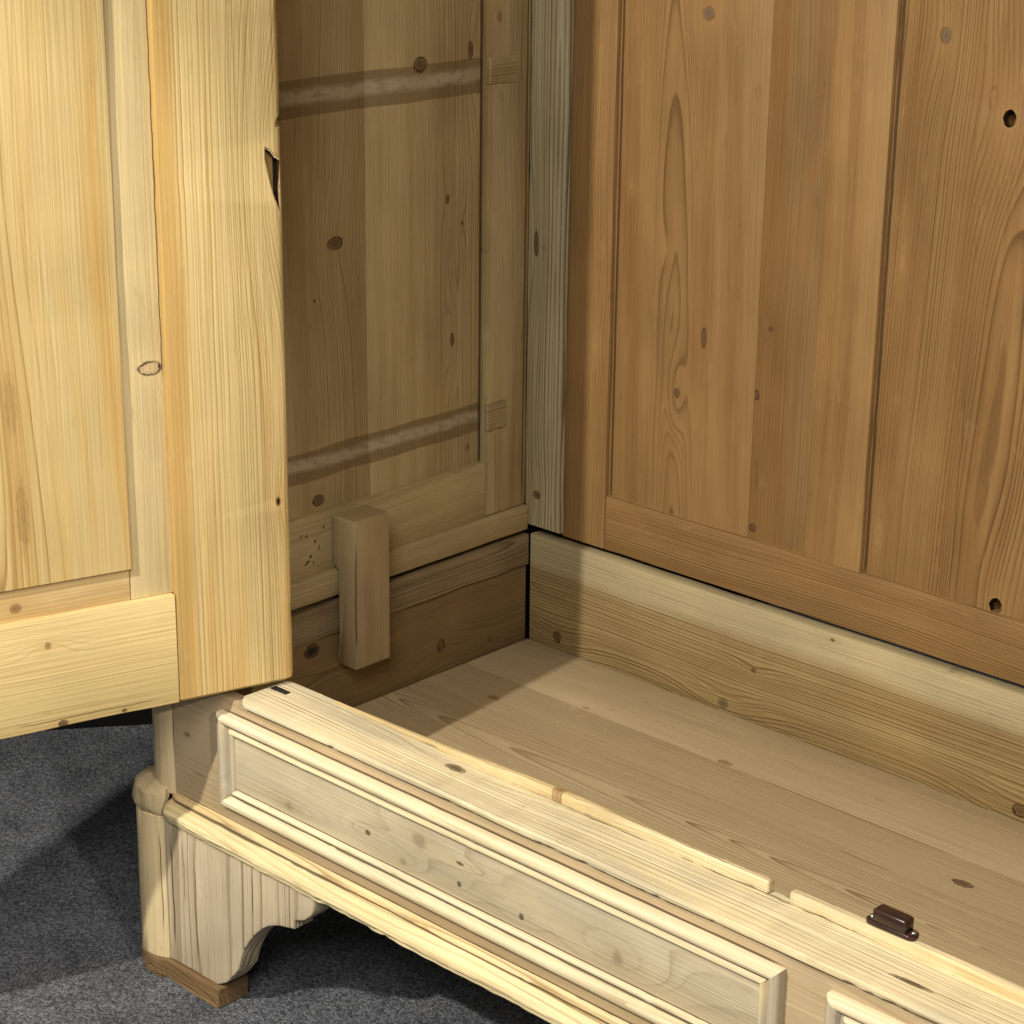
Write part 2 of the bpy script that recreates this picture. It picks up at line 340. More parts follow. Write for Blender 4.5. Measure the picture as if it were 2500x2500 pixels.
backp('panel_board', (.130, .3625), 21., .236, .014, .035, [(.2681, .8698, .0085, .008, 'g', 2.5), (.2416, .3998, .0042, .006, 'd', 3), (.1561, .6496, .003, .004, 'p', 1.5),
      (.1886, .4266, .005, .006, 'p', 1.), (.2809, .4787, .004, .012, 'd', 1.2), (.2155, .5787, .003, .005, 'p', 1.)], [(.1372, .22, 1.7, .0028, .0012)], l0=.35, slope=.03, spacing=.0036, kl=.95, wander=.010, fade=.030, mod=.3)  # full-height dark line paints the shade of the gap beside the stile
backp('panel_board', (.3628, .470), 22., .52, .06, .006, [(.3822, .5084, .0036, .0030, 'd', 2.2), (.3357+.03, .4228, .004, .006, 'd', 1.2), (.3654+.004, .2524, .005, .005, 'd', 1.4)],
      [(.372, .30, .345, .0008, .002)], tint=.84, kl=.38, ks=.85)
p2 = backp('panel_board', (.5305, .99), 23., .690, .035, .016, [(.5938, .8735, .0075, .0085, 'g', 2.6), (.6591, .8135, .006, .012, 'r', 1.), (.681, .7942, .011, .013, 'p', 2.6), (.7169, .2462, .011, .013, 'p', 2.6),
      (.56, .62, .004, .02, 'p', 1.), (.553, .29, .008, .025, 'p', 1.5)], [(.655, .24, .50, .0006, .004), (.5390, .22, 1.7, .0032, .0015)], l0=.2, slope=-.03, spacing=.0036, kl=1.1, wander=.014, mod=.6)  # short line is a crack, long one paints gap shade beside the muntin
def disc(cx, cz, rx, rz, n=14): return [(cx+rx*math.cos(2*math.pi*i/n)*(1+.06*math.sin(3*i)), cz+rz*math.sin(2*math.pi*i/n)*(1+.05*math.cos(2*i))) for i in range(n)]
p2m = p2.data.materials[0]
cut(p2, [(x_, z_) for x_, z_ in disc(.681, .7942, .0082, .0098)], 'y', .005, .025, [p2m, dark_wood])
cut(p2, [(x_, z_) for x_, z_ in disc(.7169, .2462, .0085, .0095)], 'y', .005, .025, [p2m, dark_wood])
backp('panel_board', (.991, XR-.1), 24., 1.2, .03, .016)
board('muntin', (.4525, .5355), (.003, .024), (.238, 1.70), 'z', pine('back_muntin', 'xzy', tuple(v*1.06 for v in BACK_E), BACK_L, BACK_S, a0=.75, t0=.12, taper=.004, seed=31., kl=.32, ks=.75),
      back, .0028, wob=.0006)
board('rail', (.1340, XR-.05), (.003, .024), (.164, .2385), 'x', pine('back_rail', 'zxy', tuple(v*1.02 for v in BACK_E), BACK_L, BACK_S, a0=.12, t0=.02, taper=.01, seed=41., spacing=.0030, kl=1.0, mod=.6, wander=.03,
      ), back, .0022)

# ---- left side wall
side = board('side_wall', (-.036, -.030), (-.58, .02), (.156, 1.78), 'z', pine('side_backing', 'yzx', SIDE_S, SIDE_L, seed=4), W)
sk = [(-.195, .801, .011, .0095, 'd', 2.5), (-.1085, .8113, .0045, .011, 'd', 2.5), (-.1395, .4495, .0035, .0085, 'd', 2.4), (-.148, .6315, .003, .006, 'd', 1.2), (-.1217, .5973, .002, .003, 'd', 1.),
      (-.111, .2996, .004, .0045, 'r', .4)]
BN = [(.757, .802, -.60, -.0), (.316, .356, -.60, -.0)]
board('panel_board', (-.0195, -.008), (-.575, -.2872), (.21, 1.72), 'z', pine('side_board_front', 'yzx', SIDE_E, SIDE_L, SIDE_S, a0=-.62, t0=.10, taper=.006, seed=51., spacing=.0040, kl=.75, ks=.7, bands=BN,
      knots=[(-.337, .6035, .012, .0075, 'd', 2.6), (-.3711, .5388, .002, .0022, 'd', .8), (-.3714, .2881, .009, .007, 'd', 2.2)]), side, .0003, wob=.0002)
board('panel_board', (-.0195, -.008), (-.2869, -.0885), (.21, 1.72), 'z', pine('side_board_rear', 'yzx', tuple(v*1.04 for v in SIDE_E), SIDE_L, SIDE_S, a0=-.132, t0=.012, taper=.0022, l0=.75, seed=52., spacing=.0050, kl=.95, ks=.5, bands=BN, wander=.006, fade=.05, mod=.5,
      knots=sk, cracks_gap_shade=[(-.2855, .262, .34, .0009, .003), (-.0895, .20, .98, .0030, .002)]), side, .0003, wob=.0002)  # short line is a crack, long one paints groove shade beside the stile
board('stile', (-.019, 0.), (-.0825, -.0070), (.198, 1.75), 'z', pine('side_stile', 'yzx', tuple(v*.98 for v in SIDE_E), SIDE_L, (.27, .145, .05), a0=.02, t0=.06, taper=.004, seed=53., spacing=.0045, kl=.45, ks=.75,
      knots=[(-.0656, .8495, .004, .006, 'r', 1.)], cracks_gap_shade=[(-.0140, .2, .9, .0018, .002)]), side, .0022, wob=.0006)
for z0_, z1_, y1_ in ((.7655, .8005, -.0330), (.3150, .3535, -.0465)):     # let-in ends of the old battens
    board('batten_end', (-.006, .0014), (-.0830, y1_), (z0_, z1_), 'y', pine('batten_end'+str(z0_), 'zyx', tuple(v*.92 for v in SIDE_E), SIDE_L, SIDE_S, a0=z0_-.05, t0=.03, seed=57.+z0_, kl=.7, kb=.6, ks=.7, bump=.3), side, .0028, wob=.0016, step=.006)
board('rail', (-.019, 0.), (-.575, -.0830), (.192, .2745), 'y', pine('side_rail', 'zyx', tuple(v*1.05 for v in SIDE_E), SIDE_L, SIDE_S, a0=.40, t0=.10, taper=.01, seed=54., spacing=.005, kl=.35, ks=.5), side, .0025, wob=.0006)
board('rail', (-.016, .007), (-.575, -.008), (.1625, .1970), 'y', pine('side_strip', 'zyx', tuple(v*.98 for v in SIDE_E), SIDE_L, SIDE_S, a0=.30, t0=.1, taper=.01, seed=55., spacing=.004, kl=.30, ks=.4), side, .0030, wob=.0008)
board('corner_batten', (-.0020, .0635), (-.006, .0015), (.1690, 1.75), 'z', pine('side_batten', 'xzy', (.360, .305, .185), (.125, .085, .040), (.30, .235, .13), a0=.047, t0=.006, taper=.006, l0=.25, seed=56., spacing=.0058, kl=.95, mod=.2, ks=.5, wander=.01,
      knots=[(.0125, .557, .004, .016, 'd', 1.6), (.02, .215, .006, .006, 'd', 1.)], bump=.3), side, .0015, wob=.0008)

# worm tracks eaten into the side rail
wt = [(-.4073, .2522, .003, .5), (-.3990, .2505, .002, -.4), (-.3707, .2555, .0035, 1.2), (-.3850, .2400, .003, .9), (-.3790, .2300, .0045, 1.25), (-.3990, .2150, .006, .55), (-.3880, .2130, .003, 1.4), (-.3930, .2220, .0035, .6)]

# ---- front corner stile above the plinth (mostly hidden behind the door) and the top
fm = pine('front_stile', 'xzy', DOOR_E, DOOR_L, DOOR_S, a0=.3, t0=.05, seed=61.)
loft('front_stile', [(.112, -.627), (.130, -.566), (-.022, -.566), (-.022, -.585), (-.018, -.602), (-.002, -.622), (.018, -.627)], 'z', .1565, 1.78, fm, W, wob=.0003)
board('top_board', (-.03, XR), (-.63, .04), (1.782, 1.81), 'x', pine('top_board', 'yxz', DOOR_E, DOOR_L, seed=62.), W)
loft('front_stile', [(XR-.02, -.566), (XR-.02, -.585), (XR-.05, -.62), (XR-.07, -.627), (XR-.143, -.627), (XR-.143, -.566)], 'z', .1565, 1.78, fm, W, wob=.0003)
board('side_wall', (XR-.02, XR), (-.58, .02), (.156, 1.78), 'z', pine('side_right', 'yzx', SIDE_E, SIDE_L, seed=64.), W)

# ---- plinth (base box)
base = board('plinth', (-.012, XR-.01), (-.600, .018), (-.034, -.014), 'x', pine('plinth_underside', 'yxz', BASE_S, BASE_L, seed=5.), W)
fk = [(.1933, -.1291, .011, .020, 'p', 2.), (.2149, -.1184, .003, .006, 'd', .8), (.4425, -.1290, .005, .009, 'd', 2.4), (.1088, -.179, .0045, .007, 'd', 1.6)]
board('floor_board', (.0025, XR-.02), (-.1235, -.0025), (-.0135, 0.), 'x', pine('floor_rear', 'yxz', tuple(v*.90 for v in FLOOR_E), FLOOR_L, FLOOR_S, a0=.03, t0=.05, taper=.012, seed=71., spacing=.0042, kl=.40, ks=.2, kb=.08,
      knots=[(-.1190, .4425, .0055, .010, 'r', 2.2), (-.1184, .2149, .003, .006, 'd', .8), (-.114, .195, .010, .022, 'p', 2.)]), base, .0003, wob=.0001)
board('floor_board', (.0025, XR-.02), (-.4100, -.1238), (-.0135, 0.), 'x', pine('floor_middle', 'yxz', FLOOR_E, FLOOR_L, FLOOR_S, a0=-.272, t0=.032, taper=-.036, l0=.10, seed=72., fade=.075, mod=.2, spacing=.0034, kl=1.1, ks=.2, kb=.08, wander=.012,
      knots=[(-.179, .1088, .005, .008, 'r', 1.8), (-.1734, .8126, .006, .012, 'd', 3.2), (-.1300, .195, .010, .022, 'p', 1.2)], cracks_gap_shade=[(-.1255, .50, .78, .0008, .002), (-.205, .66, .75, .0008, .004)]), base, .0003, wob=.0001)
board('floor_board', (.0025, XR-.02), (-.5560, -.4103), (-.0135, 0.), 'x', pine('floor_front', 'yxz', FLOOR_E, FLOOR_L, FLOOR_S, a0=-.55, t0=.06, taper=.012, seed=73., spacing=.0045, kl=.40, ks=.2, kb=.08), base, .0003, wob=.0001)
# left inner boards of the box
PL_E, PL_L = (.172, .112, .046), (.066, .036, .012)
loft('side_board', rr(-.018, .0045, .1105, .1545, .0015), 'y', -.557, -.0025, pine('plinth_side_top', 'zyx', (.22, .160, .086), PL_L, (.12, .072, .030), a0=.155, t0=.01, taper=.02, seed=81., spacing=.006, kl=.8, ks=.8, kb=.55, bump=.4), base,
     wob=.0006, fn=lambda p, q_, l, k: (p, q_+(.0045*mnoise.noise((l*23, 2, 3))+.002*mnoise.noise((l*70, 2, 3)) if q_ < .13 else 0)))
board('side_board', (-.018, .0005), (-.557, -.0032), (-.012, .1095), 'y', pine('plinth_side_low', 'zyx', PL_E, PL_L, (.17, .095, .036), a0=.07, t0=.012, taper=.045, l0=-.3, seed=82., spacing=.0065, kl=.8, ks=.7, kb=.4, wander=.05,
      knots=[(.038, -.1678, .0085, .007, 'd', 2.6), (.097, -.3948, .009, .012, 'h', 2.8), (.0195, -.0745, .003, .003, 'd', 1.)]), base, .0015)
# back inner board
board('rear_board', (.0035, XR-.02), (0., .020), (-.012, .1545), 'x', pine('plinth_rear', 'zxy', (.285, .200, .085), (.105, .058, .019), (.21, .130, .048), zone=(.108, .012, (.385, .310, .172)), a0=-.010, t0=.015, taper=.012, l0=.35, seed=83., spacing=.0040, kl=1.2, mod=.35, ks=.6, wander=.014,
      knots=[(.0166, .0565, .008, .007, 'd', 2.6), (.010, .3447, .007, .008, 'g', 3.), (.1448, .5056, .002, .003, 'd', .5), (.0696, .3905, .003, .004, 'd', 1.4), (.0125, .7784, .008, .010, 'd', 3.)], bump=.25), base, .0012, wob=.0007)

# front: frieze board, sunken fields framed with mouldings
YF = -.627
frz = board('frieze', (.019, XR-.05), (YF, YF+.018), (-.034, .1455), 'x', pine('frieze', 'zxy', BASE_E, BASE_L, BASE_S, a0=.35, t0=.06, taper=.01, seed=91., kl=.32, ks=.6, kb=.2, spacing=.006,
      knots=[(.075, .045, .003, .005, 'r', 1.)], cracks_gap_shade=[(.03, .055, .075, .0006, .006), (.1298, .105, .912, .0020, .0012), (.0100, .105, .912, .0020, .0012), (-.0085, .02, 1.85, .0020, .0012), (.1445, .14, 1.75, .0022, .0012)]), base, .0008, wob=.0003)  # long dark lines paint crevice shade along the mouldings and under the rail
GREY = (.43, .385, .280)
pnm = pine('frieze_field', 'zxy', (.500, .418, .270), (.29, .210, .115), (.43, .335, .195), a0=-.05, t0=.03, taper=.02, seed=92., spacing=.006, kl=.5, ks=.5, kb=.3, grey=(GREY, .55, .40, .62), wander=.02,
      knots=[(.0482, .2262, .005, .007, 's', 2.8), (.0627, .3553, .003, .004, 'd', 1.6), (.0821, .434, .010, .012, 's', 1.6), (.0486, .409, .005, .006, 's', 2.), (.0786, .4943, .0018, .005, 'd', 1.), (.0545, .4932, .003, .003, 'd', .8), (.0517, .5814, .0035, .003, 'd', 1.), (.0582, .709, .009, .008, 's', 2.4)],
      cracks_gap_shade=[(.1034, .12, .90, .0016, .0008), (.0364, .12, .90, .0014, .0008)])  # dark lines paint crevice shade where the mouldings meet the field
board('field_panel', (.122, .893), (YF-.0022, YF+.003), (.020, .120), 'x', pnm, base, .0006, wob=.0001)
board('field_panel', (.965, XR-.13), (YF-.0022, YF+.003), (.020, .120), 'x', pnm, base, .0006, wob=.0001)
MP = [(0., .000), (.0000, .0070), (.0012, .0098), (.0040, .0117), (.0075, .0122), (.0105, .0112), (.0125, .0090), (.0135, .0060), (.0143, .0040), (.0165, .0034), (.0176, .0044), (.0186, .0066), (.0205, .0078), (.0225, .0073), (.0238, .0058), (.0243, .0030), (.0243, 0.)]
def mould(x0, x1, z0, z1, sd):
    for which in ('top', 'bottom', 'left', 'right'):
        horiz = which in ('top', 'bottom')
        L0, L1 = (x0, x1) if horiz else (z0, z1)
        n = max(3, int((L1-L0)/.007)); V = []; F = []; K = len(MP)
        for i in range(n+1):
            for (v, dp) in MP:
                l = L0+v+(L1-L0-2*v)*i/n
                wi = {'top': 1, 'bottom': 2, 'left': 3, 'right': 4}[which]; jit = .0007*mnoise.noise((l*14, v*90, sd+wi)); jit -= .0016*max(0, mnoise.noise((l*55, v*70, sd*3+wi))-.38)*2
                if horiz: P = (l, YF-dp-jit*.6, (z1-v if which == 'top' else z0+v)+jit)
                else: P = ((x0+v if which == 'left' else x1-v)+jit, YF-dp-jit*.6, l)
                V.append(P)
        for i in range(n):
            for k in range(K-1): F.append((i*K+k, i*K+k+1, (i+1)*K+k+1, (i+1)*K+k))
        F.append(tuple(range(K))); F.append(tuple(n*K+k for k in range(K)))
        me = bpy.data.meshes.new('moulding'); me.from_pydata(V, [], F)
        bm = bmesh.new(); bm.from_mesh(me); bmesh.ops.recalc_face_normals(bm, faces=bm.faces); bm.to_mesh(me); bm.free()
        link('moulding', me, mouldH[which] if horiz else mouldV, base, 50)
mouldH = {k: pine('moulding_'+k, 'zxy', MOUL_E, MOUL_L, MOUL_S, a0=-.1+.35*(k == 'top'), t0=.05, taper=.006, seed=s_, spacing=.0042, kl=kl_, ks=.45, kb=.18, cracks_gap_shade=[(cz_, .10, 1.8, .0018, .001)]) for k, s_, kl_, cz_ in (('top', 101., .30, .1130), ('bottom', 102., .65, .0270))}  # dark line paints the shade in the groove between the beads
mouldV = pine('moulding_end', 'xzy', (.60, .48, .27), MOUL_L, MOUL_S, a0=-.1, t0=.05, taper=.006, seed=103., kl=.35, ks=.5, grey=((.34, .30, .235), .8, .45, .6))
mould(.1115, .9045, .0115, .1285, 1.)
mould(.9540, XR-.12, .0115, .1285, 2.)

# the rail the door shuts on: worn flat board with a stop lip along its inner edge
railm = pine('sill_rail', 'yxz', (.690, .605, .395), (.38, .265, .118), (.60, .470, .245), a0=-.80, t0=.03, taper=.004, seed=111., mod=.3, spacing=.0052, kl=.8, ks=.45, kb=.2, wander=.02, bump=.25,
      grey=((.42, .375, .275), .55, .42, .60), knots=[(-.5855, .4437, .0055, .013, 'd', 1.6), (-.605, 1.02, .003, .02, 'd', .3)], cracks_gap_shade=[(-.569, .60, .95, .0010, .006), (-.604, 1.0, 1.10, .0007, .003)])
def railfn(p, q_, l, k):
    if p < -.60 and l < .160:                       # rounded front corner at the left end
        t_ = (.160-l)/.014; p = p+.011*t_*t_
    return p, q_
rail = loft('sill_rail', rr(-.6345, -.5585, .1468, .1545, .002, 3, (.001, .001, .0032, .0020)), 'x', .146, XR-.146, railm, base, step=.006, wob=.0011, fn=railfn, eb=.001)
def lipfn(p, q_, l, k):
    h = min(1, max(0, (l-.22)/.40)); h = h*h*(3-2*h)
    if q_ > .16: q_ = .1552+(q_-.1552)*h
    if p < -.565: p += .004*(1-h)
    return p, q_
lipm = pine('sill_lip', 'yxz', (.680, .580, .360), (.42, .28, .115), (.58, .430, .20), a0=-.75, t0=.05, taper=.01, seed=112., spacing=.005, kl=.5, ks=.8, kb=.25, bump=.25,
      knots=[(-.5640, .5720, .010, .0070, 'r', 1.)], cracks_gap_shade=[(-.5645, .62, .80, .0009, .004)])
for x0, x1 in ((.205, .8385), (.8625, XR-.15)):
    loft('stop_lip', rr(-.5690, -.5590, .1546, .1672, .002, 3, (.0005, .003, .002, .0005)), 'x', x0, x1, lipm, base, step=.006, wob=.0012, fn=lipfn, eb=.0012)

# base moulding that wraps the corner
BMP = [(YF+.001, -.0085), (YF-.0030, -.0088), (YF-.0056, -.0105), (YF-.0064, -.0130), (YF-.0058, -.0155), (YF-.0062, -.0172), (YF-.0090, -.0180), (YF-.0140, -.0198), (YF-.0190, -.0232), (YF-.0216, -.0272), (YF-.0222, -.0312), (YF-.0208, -.0338), (YF-.0200, -.0342), (YF-.0192, -.0385), (YF-.010, -.0388), (YF+.001, -.0388)]
bmm = pine('base_moulding', 'zxy', (.720, .600, .345), (.42, .28, .12), (.56, .400, .18), a0=-.06, t0=.02, taper=.018, seed=121., spacing=.008, mod=.5, kl=1.0, ks=.8, kb=.3, bump=.3, wander=.05, cracks_gap_shade=[(-.0164, .0, 1.9, .0016, .001)])
def bmf(p, q_, l, k):
    if q_ < -.03 and p < YF-.005:
        q_ += .0016*mnoise.noise((l*17, 1, 5))+.0008*mnoise.noise((l*60, 1, 5)); p += .0012*mnoise.noise((l*15, 4, 5))
    e = max(0, (.026-l)/.014); p += .006*min(1, e)**2
    return p, q_
loft('base_moulding', BMP, 'x', .0125, XR-.0225, bmm, base, step=.007, wob=.0011, fn=bmf, eb=.0008)

# ---- rounded corner columns and feet
def arc(p0, p1, sag, n=12):
    a = Vector(p0); b = Vector(p1); mid = (a+b)/2; ch = (b-a); nrm = Vector((-ch.y, ch.x)).normalized()
    h = ch.length/2; rad = (h*h+sag*sag)/(2*sag); c = mid+nrm*(rad-sag)
    a0 = math.atan2(a.y-c.y, a.x-c.x); a1 = math.atan2(b.y-c.y, b.x-c.x); dlt = a1-a0
    while dlt > math.pi: dlt -= 2*math.pi
    while dlt < -math.pi: dlt += 2*math.pi
    return [(c.x+rad*math.cos(a0+dlt*i/n), c.y+rad*math.sin(a0+dlt*i/n)) for i in range(n+1)]
cm = pine('column', 'xzy', (.540, .425, .255), (.40, .285, .150), (.47, .345, .185), a0=-.08, t0=.06, taper=.004, seed=131., kl=.30, ks=.6, kb=.2)
# points go from the left flank to the front seam so the bulge faces outward
up = arc((-.0250, -.5820), (.0185, -.6270), .0285)
loft('corner_column', up+[(.0175, -.585)], 'z', -.012, .1535, cm, base, step=.01, wob=.0003, smooth=40,
     fn=lambda p, q_, l, k: (p-(.0022*max(0, 1-((l-.062)/.034)**2) if p > .012 else 0), q_))
lower = arc((-.0500, -.5800), (.0105, -.6405), .0385, 24)
def inset(pts, k, c=(.0, -.585)): return [(c[0]+(x-c[0])*k, c[1]+(y-c[1])*k) for x, y in pts]
feet = []
def bracket_pts():
    return [(.0112, -.0385), (.0112, -.2300), (.1020, -.2285), (.1180, -.2191), (.1265, -.2110), (.1408, -.1915), (.1474, -.1731), (.1538, -.1592), (.1640, -.1438), (.1760, -.1291), (.1870, -.1190), (.1973, -.1115),
            (.2080, -.1060), (.2179, -.1024), (.2300, -.0995), (.2422, -.0966), (.2430, -.0890), (.2440, -.0845), (.2549, -.0809), (.2620, -.0775), (.2677, -.0721), (.2735, -.0660), (.2769, -.0597), (.2782, -.0500), (.2770, -.0385)]
footm = pine('bracket', 'xzy', FOOT_E, FOOT_L, FOOT_S, a0=-.12, t0=.05, taper=.012, seed=141., spacing=.0085, kl=1.05, mod=.55, ks=.4, kb=.25, bump=.55, wander=.008, knots=[(.075, -.11, .008, .022, 'p', 1.5)], cracks_gap_shade=[(.0225, -.215, -.06, .0020, .004), (.066, -.222, -.07, .0009, .004), (.172, -.11, -.05, .0010, .003), (.045, -.15, -.05, .0008, .005)])
blockm = pine('foot_block', 'zxy', (.200, .122, .054), (.060, .032, .012), (.11, .060, .024), a0=-.1, t0=.02, seed=142., kl=.8, ks=.8, kb=.6, bump=.8)
colrm = pine('collar', 'xzy', (.52, .405, .235), (.24, .15, .065), (.40, .28, .135), a0=-.09, t0=.02, seed=143., spacing=.005, kl=.5, ks=.9, kb=1.0, bump=.6, wear=1.4)
cfm = pine('foot_column', 'xzy', (.560, .440, .250), (.40, .285, .140), (.50, .36, .18), a0=-.12, t0=.05, taper=.004, seed=132., kl=.35, ks=.6, kb=.2, cracks_gap_shade=[(.0055, -.20, -.05, .0008, .003)])
def make_foot():
    f = loft('foot', lower+[(.0105, -.590)], 'z', -.2310, -.0385, cfm, W, wob=.0004, smooth=40)
    # chamfered bracket: a solid sawn shape with eased edges
    pts = bracket_pts(); bm = bmesh.new(); sp = []
    for i, (x, z) in enumerate(pts):
        x2, z2 = pts[(i+1) % len(pts)]; n = max(1, int(math.hypot(x2-x, z2-z)/.012))
        for j in range(n): sp.append((x+(x2-x)*j/n, z+(z2-z)*j/n))
    sp = [(x+.0010*mnoise.noise((x*60, z*60, 2)), z+.0012*mnoise.noise((x*60, z*60, 8))) for x, z in sp]
    fv = [bm.verts.new((x, -.6405, z)) for x, z in sp]; face = bm.faces.new(fv)
    ex = bmesh.ops.extrude_face_region(bm, geom=[face]); bmesh.ops.translate(bm, vec=(0, .029, 0), verts=[v for v in ex['geom'] if isinstance(v, bmesh.types.BMVert)])
    bmesh.ops.recalc_face_normals(bm, faces=bm.faces)
    ed = [e for e in bm.edges if abs(e.verts[0].co.y+.6405) < 1e-5 and abs(e.verts[1].co.y+.6405) < 1e-5]
    bmesh.ops.bevel(bm, geom=ed, offset=.0022, segments=3, profile=.5, affect='EDGES')
    me = bpy.data.meshes.new('bracket'); bm.to_mesh(me); bm.free(); link('bracket', me, footm, f, 40)
    # thick wooden pad on the carpet
    lo = arc((-.0520, -.5760), (.0090, -.6440), .0395)
    bp_ = lo+[(.060, -.6448), (.1040, -.6455), (.1075, -.6440), (.1085, -.6405), (.1085, -.600), (.060, -.590)]
    loft('foot_pad', bp_, 'z', ZC-.0005, -.2300, blockm, f, step=.006, wob=.0034, eb=.0020, smooth=40)
    # worn collar round the column, level with the base moulding
    V = []; F = []; prof = [(.70, -.0010), (.82, -.0040), (.93, -.0065), (1.005, -.0105), (1.030, -.0175), (1.025, -.0240), (1.035, -.0290), (1.02, -.0345), (.985, -.0375), (.95, -.0390)]
    K = len(lower)
    for (k, z) in prof:
        for i, (x, y) in enumerate(inset(lower, k, (.006, -.588))):
            nn = mnoise.noise((x*60, y*60, z*80)); n2 = mnoise.noise((x*190, y*190, z*150)); V.append((x+(.0030*nn+.0022*n2)*(k > .75), y+(.0030*nn+.0022*n2)*(k > .75), z+.0030*nn+.0020*n2))
    for j in range(len(prof)-1):
        for i in range(K-1): F.append((j*K+i, j*K+i+1, (j+1)*K+i+1, (j+1)*K+i))
    F.append(tuple(range(K))); F.append(tuple((len(prof)-1)*K+i for i in range(K)))
    F.append(tuple(j*K for j in range(len(prof)))); F.append(tuple(j*K+K-1 for j in range(len(prof))))
    me = bpy.data.meshes.new('collar'); me.from_pydata(V, [], F)
    bm = bmesh.new(); bm.from_mesh(me); bmesh.ops.recalc_face_normals(bm, faces=bm.faces); bm.to_mesh(me); bm.free()
    link('collar', me, colrm, f, 40)
    return f
foot = make_foot()
def dup(o, parent):
    c = o.copy(); col.objects.link(c); c.parent = parent
    for ch in list(o.children): dup(ch, c)
    return c
f2 = dup(foot, W); f2.location = (XR-.01, 0, 0); f2.scale = (-1, 1, 1)
for x0 in (.0, XR-.08):
    board('rear_foot', (x0, x0+.07), (-.055, .015), (ZC-.0005, -.0345), 'z', footm, W)

# ---- wooden clamp block that locks side wall to plinth
bl = [(.0095, .0718), (.0400, .0718), (.0425, .0735), (.0425, .2655), (.0405, .2685), (.0025, .2685), (.0022, .2060), (.0105, .2015), (.0105, .0905), (.0075, .0860), (.0070, .0760)]
blk = loft('clamp_block', bl, 'y', -.3585, -.2985, pine('clamp_block', 'yzx', (.300, .220, .112), (.170, .110, .045), (.26, .175, .078), a0=-.30, t0=.10, taper=.006, seed=151., spacing=.006, kl=.5, ks=.6, kb=.35,
      cracks_gap_shade=[(-.3565, .09, .25, .0009, .003)]), W, step=.012, wob=.0012, eb=.0022, smooth=40)
tag(blk, 'notched wooden clamp block standing on the inside of the left wall')

# ---- magnetic catch on the stop lip
brown = plain('brown_plastic', (.030, .0135, .0095), .25, 0, .5)
zin = plain('zinc', (.62, .62, .62), .28, 1.)
cx0, cx1, cy0, cy1, cz = .9440, .9960, -.5690, -.5535, .1675
def stadium(x0, x1, y0, y1, n=8):
    r_ = (y1-y0)/2*.85; return rr(x0, x1, y0, y1, r_, n)
catch = loft('magnetic_catch', stadium(cx0, cx1, cy0, cy1), 'z', cz, cz+.0052, brown, W, wob=0, eb=.0010, smooth=50)
tag(catch, 'small dark brown plastic magnetic catch with two screws')
loft('catch_body', rr(cx0+.0085, cx1-.0085, cy0+.0006, cy1-.0003, .0018, 3), 'z', cz+.004, cz+.0178, brown, catch, wob=0, eb=.0016, smooth=50)
for xx in (cx0+.0042, cx1-.0042):
    V = []; F = []
    n = 14; cyy = (cy0+cy1)/2+.0005
    for rr_, zz in ((.0027, 0.), (.0027, .0007), (.0020, .0015), (.0009, .0018)):
        for i in range(n): V.append((xx+rr_*math.cos(2*math.pi*i/n), cyy+rr_*math.sin(2*math.pi*i/n), cz+.0053+zz))
    for j in range(3):
        for i in range(n): F.append((j*n+i, j*n+(i+1) % n, (j+1)*n+(i+1) % n, (j+1)*n+i))
    F.append(tuple(3*n+i for i in range(n))); me = bpy.data.meshes.new('screw'); me.from_pydata(V, [], F); sO = link('screw', me, zin, catch, 50)
    cut(sO, [(xx-.0014, cyy-.0003), (xx+.0014, cyy-.0003), (xx+.0014, cyy+.0003), (xx-.0014, cyy+.0003)], 'z', cz+.0064, cz+.009) if False else None

# dark iron pivot plate let into the rail beside the door
iron = plain('dark_iron', (.030, .030, .028), .55, .6, .4, 200., .0004)
plate = board('pivot_plate', (.1500, .1775), (-.5885, -.5800), (.1535, .1556), 'x', iron, W, .0006, wob=.0003)
tag(plate, 'small dark iron pivot plate on the rail under the door')

# ------------------------------------------------------------------ the open door: local x runs to the hinge, y into the door, z up
AN = R(16.6)
def make_door():
    d = board('door', (-.757, .028), (.0125, .024), (.163, 1.74), 'z', pine('door_outer', 'xzy', DOOR_S, DOOR_L, seed=6.), W, .002)
    # hinge stile with rounded edge, worn chips
    SM = pine('door_stile', 'xzy', DOOR_E, DOOR_L, (.47, .275, .085), a0=-.115, t0=.030, taper=.003, l0=.75, seed=201., spacing=.0046, kl=.95, ks=.75, kb=.16, wander=.008, bump=.15, zone=(-.084, -.008, (.40, .248, .076)), wear=.3,
              mod=.45, knots=[(.022, .742, .012, .016, 'p', 5.2), (.0179, .3762, .003, .005, 'd', 1.)])
    st = loft('stile', rr(-.1050, .0335, .0, .024, .002, 3, (.0085, .004, .002, .0012)), 'z', .1605, 1.742, SM, d, step=.02, wob=.0007, eb=.0035, smooth=50)
    return d, st, SM
door, stile, SM = make_door()
door.location = (.1515, -.5916, 0); door.rotation_euler = (0, 0, math.pi/2-AN)
bpy.context.view_layer.update()
mats2 = [SM, dark_wood]
chip = [(.0135, .7647), (.0193, .7611), (.0239, .7546), (.0282, .7520), (.0300, .7506), (.0288, .7320), (.0276, .7232), (.0278, .7115), (.0290, .6985), (.0237, .7118), (.0193, .7261), (.0168, .7392), (.0142, .7509)]
raw = plain('raw_pine', (.46, .33, .16), .7, 0, .2, 260., .0012)
cut(stile, [(.0128, .7668), (.0200, .7632), (.0250, .7560), (.0297, .7530), (.0318, .7400), (.0308, .7250), (.0312, .7120), (.0318, .6930), (.0285, .6960), (.0222, .7100), (.0180, .7265), (.0150, .7392), (.0122, .7540)], 'y', -.004, .0016, [SM, raw])
mats2 = [SM, raw, dark_wood]
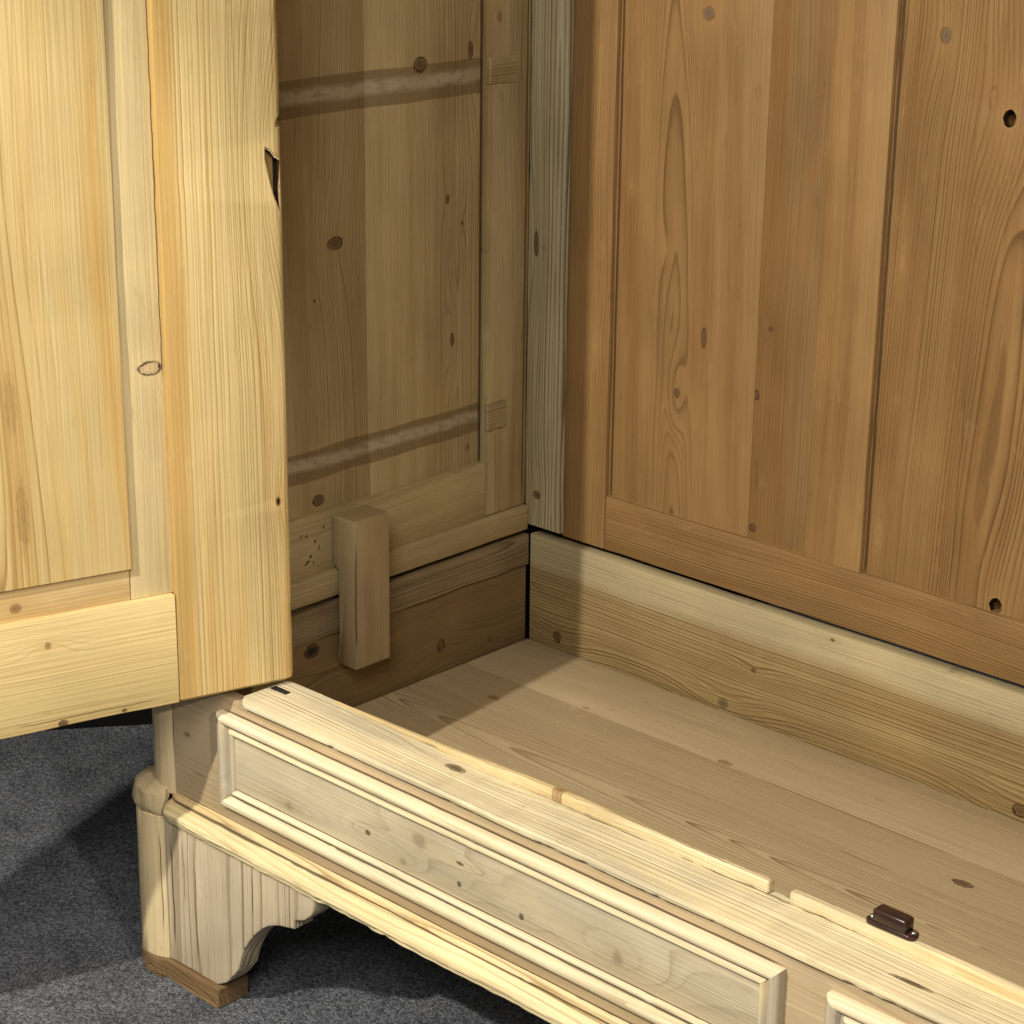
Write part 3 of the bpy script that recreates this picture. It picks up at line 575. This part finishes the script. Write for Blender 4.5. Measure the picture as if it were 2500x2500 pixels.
cut(stile, chip[::-1], 'y', -.004, .013, mats2)
cut(stile, [(.040, .7990), (.0310, .7981), (.0275, .7958), (.0254, .7906), (.0253, .7863), (.0320, .7856), (.040, .7858)], 'y', -.004, .012, [SM])
cut(stile, [(.0165, .3790), (.0195, .3790), (.0193, .3735), (.0175, .3715)], 'y', -.004, .006, mats2)
# round the stile's lower outer corner
cut(stile, [(.0345+.004, .150), (.0345+.004, .1720), (.0335, .1720), (.0325, .1680), (.0300, .1645), (.0262, .1620), (.0210, .1606), (.0210, .150)], 'y', -.004, .03, [SM])
board('inner_strip', (-.1525, -.1046), (.0098, .0135), (.2875, 1.66), 'z', pine('door_strip', 'xzy', (.490, .382, .196), (.31, .205, .085), (.43, .31, .14), a0=-.30, t0=.06, taper=.004, seed=202., spacing=.0048, kl=.6, ks=.4, kb=.2,
      knots=[(-.1200, .5426, .0125, .0075, 'w', 3.4)], cracks_gap_shade=[(-.1062, .52, .98, .0010, .003)]), door, .0008, wob=.0006)
board('inner_strip', (-.66, -.1528), (.0098, .0135), (.2875, .335), 'x', pine('door_band', 'zxy', (.500, .350, .160), (.31, .185, .065), (.42, .26, .095), a0=.25, t0=.004, taper=.05, l0=-.19, seed=203., spacing=.007, kl=.6, ks=.7, kb=.3,
      knots=[(.3019, -.2799, .005, .006, 'r', 2.4)]), door, .0006, wob=.0003)
board('panel', (-.655, -.1522), (.0045, .0130), (.3245, 1.65), 'z', pine('door_panel', 'xzy', tuple(v*1.02 for v in DOOR_E), (.40, .245, .085), (.51, .32, .105), a0=-.296, t0=-.002, taper=.055, l0=.62, slope=.02, seed=204., spacing=.0125, kl=1.5, ks=.85, kf=.08, kb=.14, wear=.3, wander=.022, mod=.15, fade=.06,
      knots=[(-.262, .79, .020, .030, 'n', 1.6), (-.300, .62, .024, .05, 'n', -1.8), (-.250, .47, .02, .04, 'n', 1.2), (-.272, .525, .008, .045, 's', .2), (-.267, .405, .008, .05, 's', .3)]),
      door, .0016, wob=.0005)
board('rail', (-.757, -.1056), (.0004, .024), (.1610, .2880), 'x', pine('door_rail', 'zxy', tuple(v*1.05 for v in DOOR_E), DOOR_L, DOOR_S, a0=.42, t0=.06, taper=.004, seed=205., spacing=.0060, kl=.36, ks=.3, kb=.12,
      knots=[(.2576, -.2508, .004, .0035, 'r', 1.6), (.1645, -.2393, .004, .005, 'd', 1.2), (.1650, -.17, .002, .003, 'd', .8)], cracks_gap_shade=[(.170, -.30, -.12, .0006, .003)]), door, .0018, wob=.0009)

for i_, (y_, z_, h_, an_) in enumerate(wt):
    o = bpy.data.objects['rail.001'] if 'rail.001' in bpy.data.objects else None
    if o is None: break
    du = Vector((math.cos(an_), math.sin(an_)))*h_; dv = Vector((-math.sin(an_), math.cos(an_)))*(.0007+.0004*(i_ % 2))
    c0 = Vector((y_, z_))
    pts = [c0-du, c0-du*.2-dv*1.3, c0+du*.9-dv*.6, c0+du, c0+du*.3+dv*1.4]
    if len(o.data.materials) == 1: pass
    cut(o, [tuple(v) for v in pts], 'x', -.006, .004, [o.data.materials[0], dark_wood])
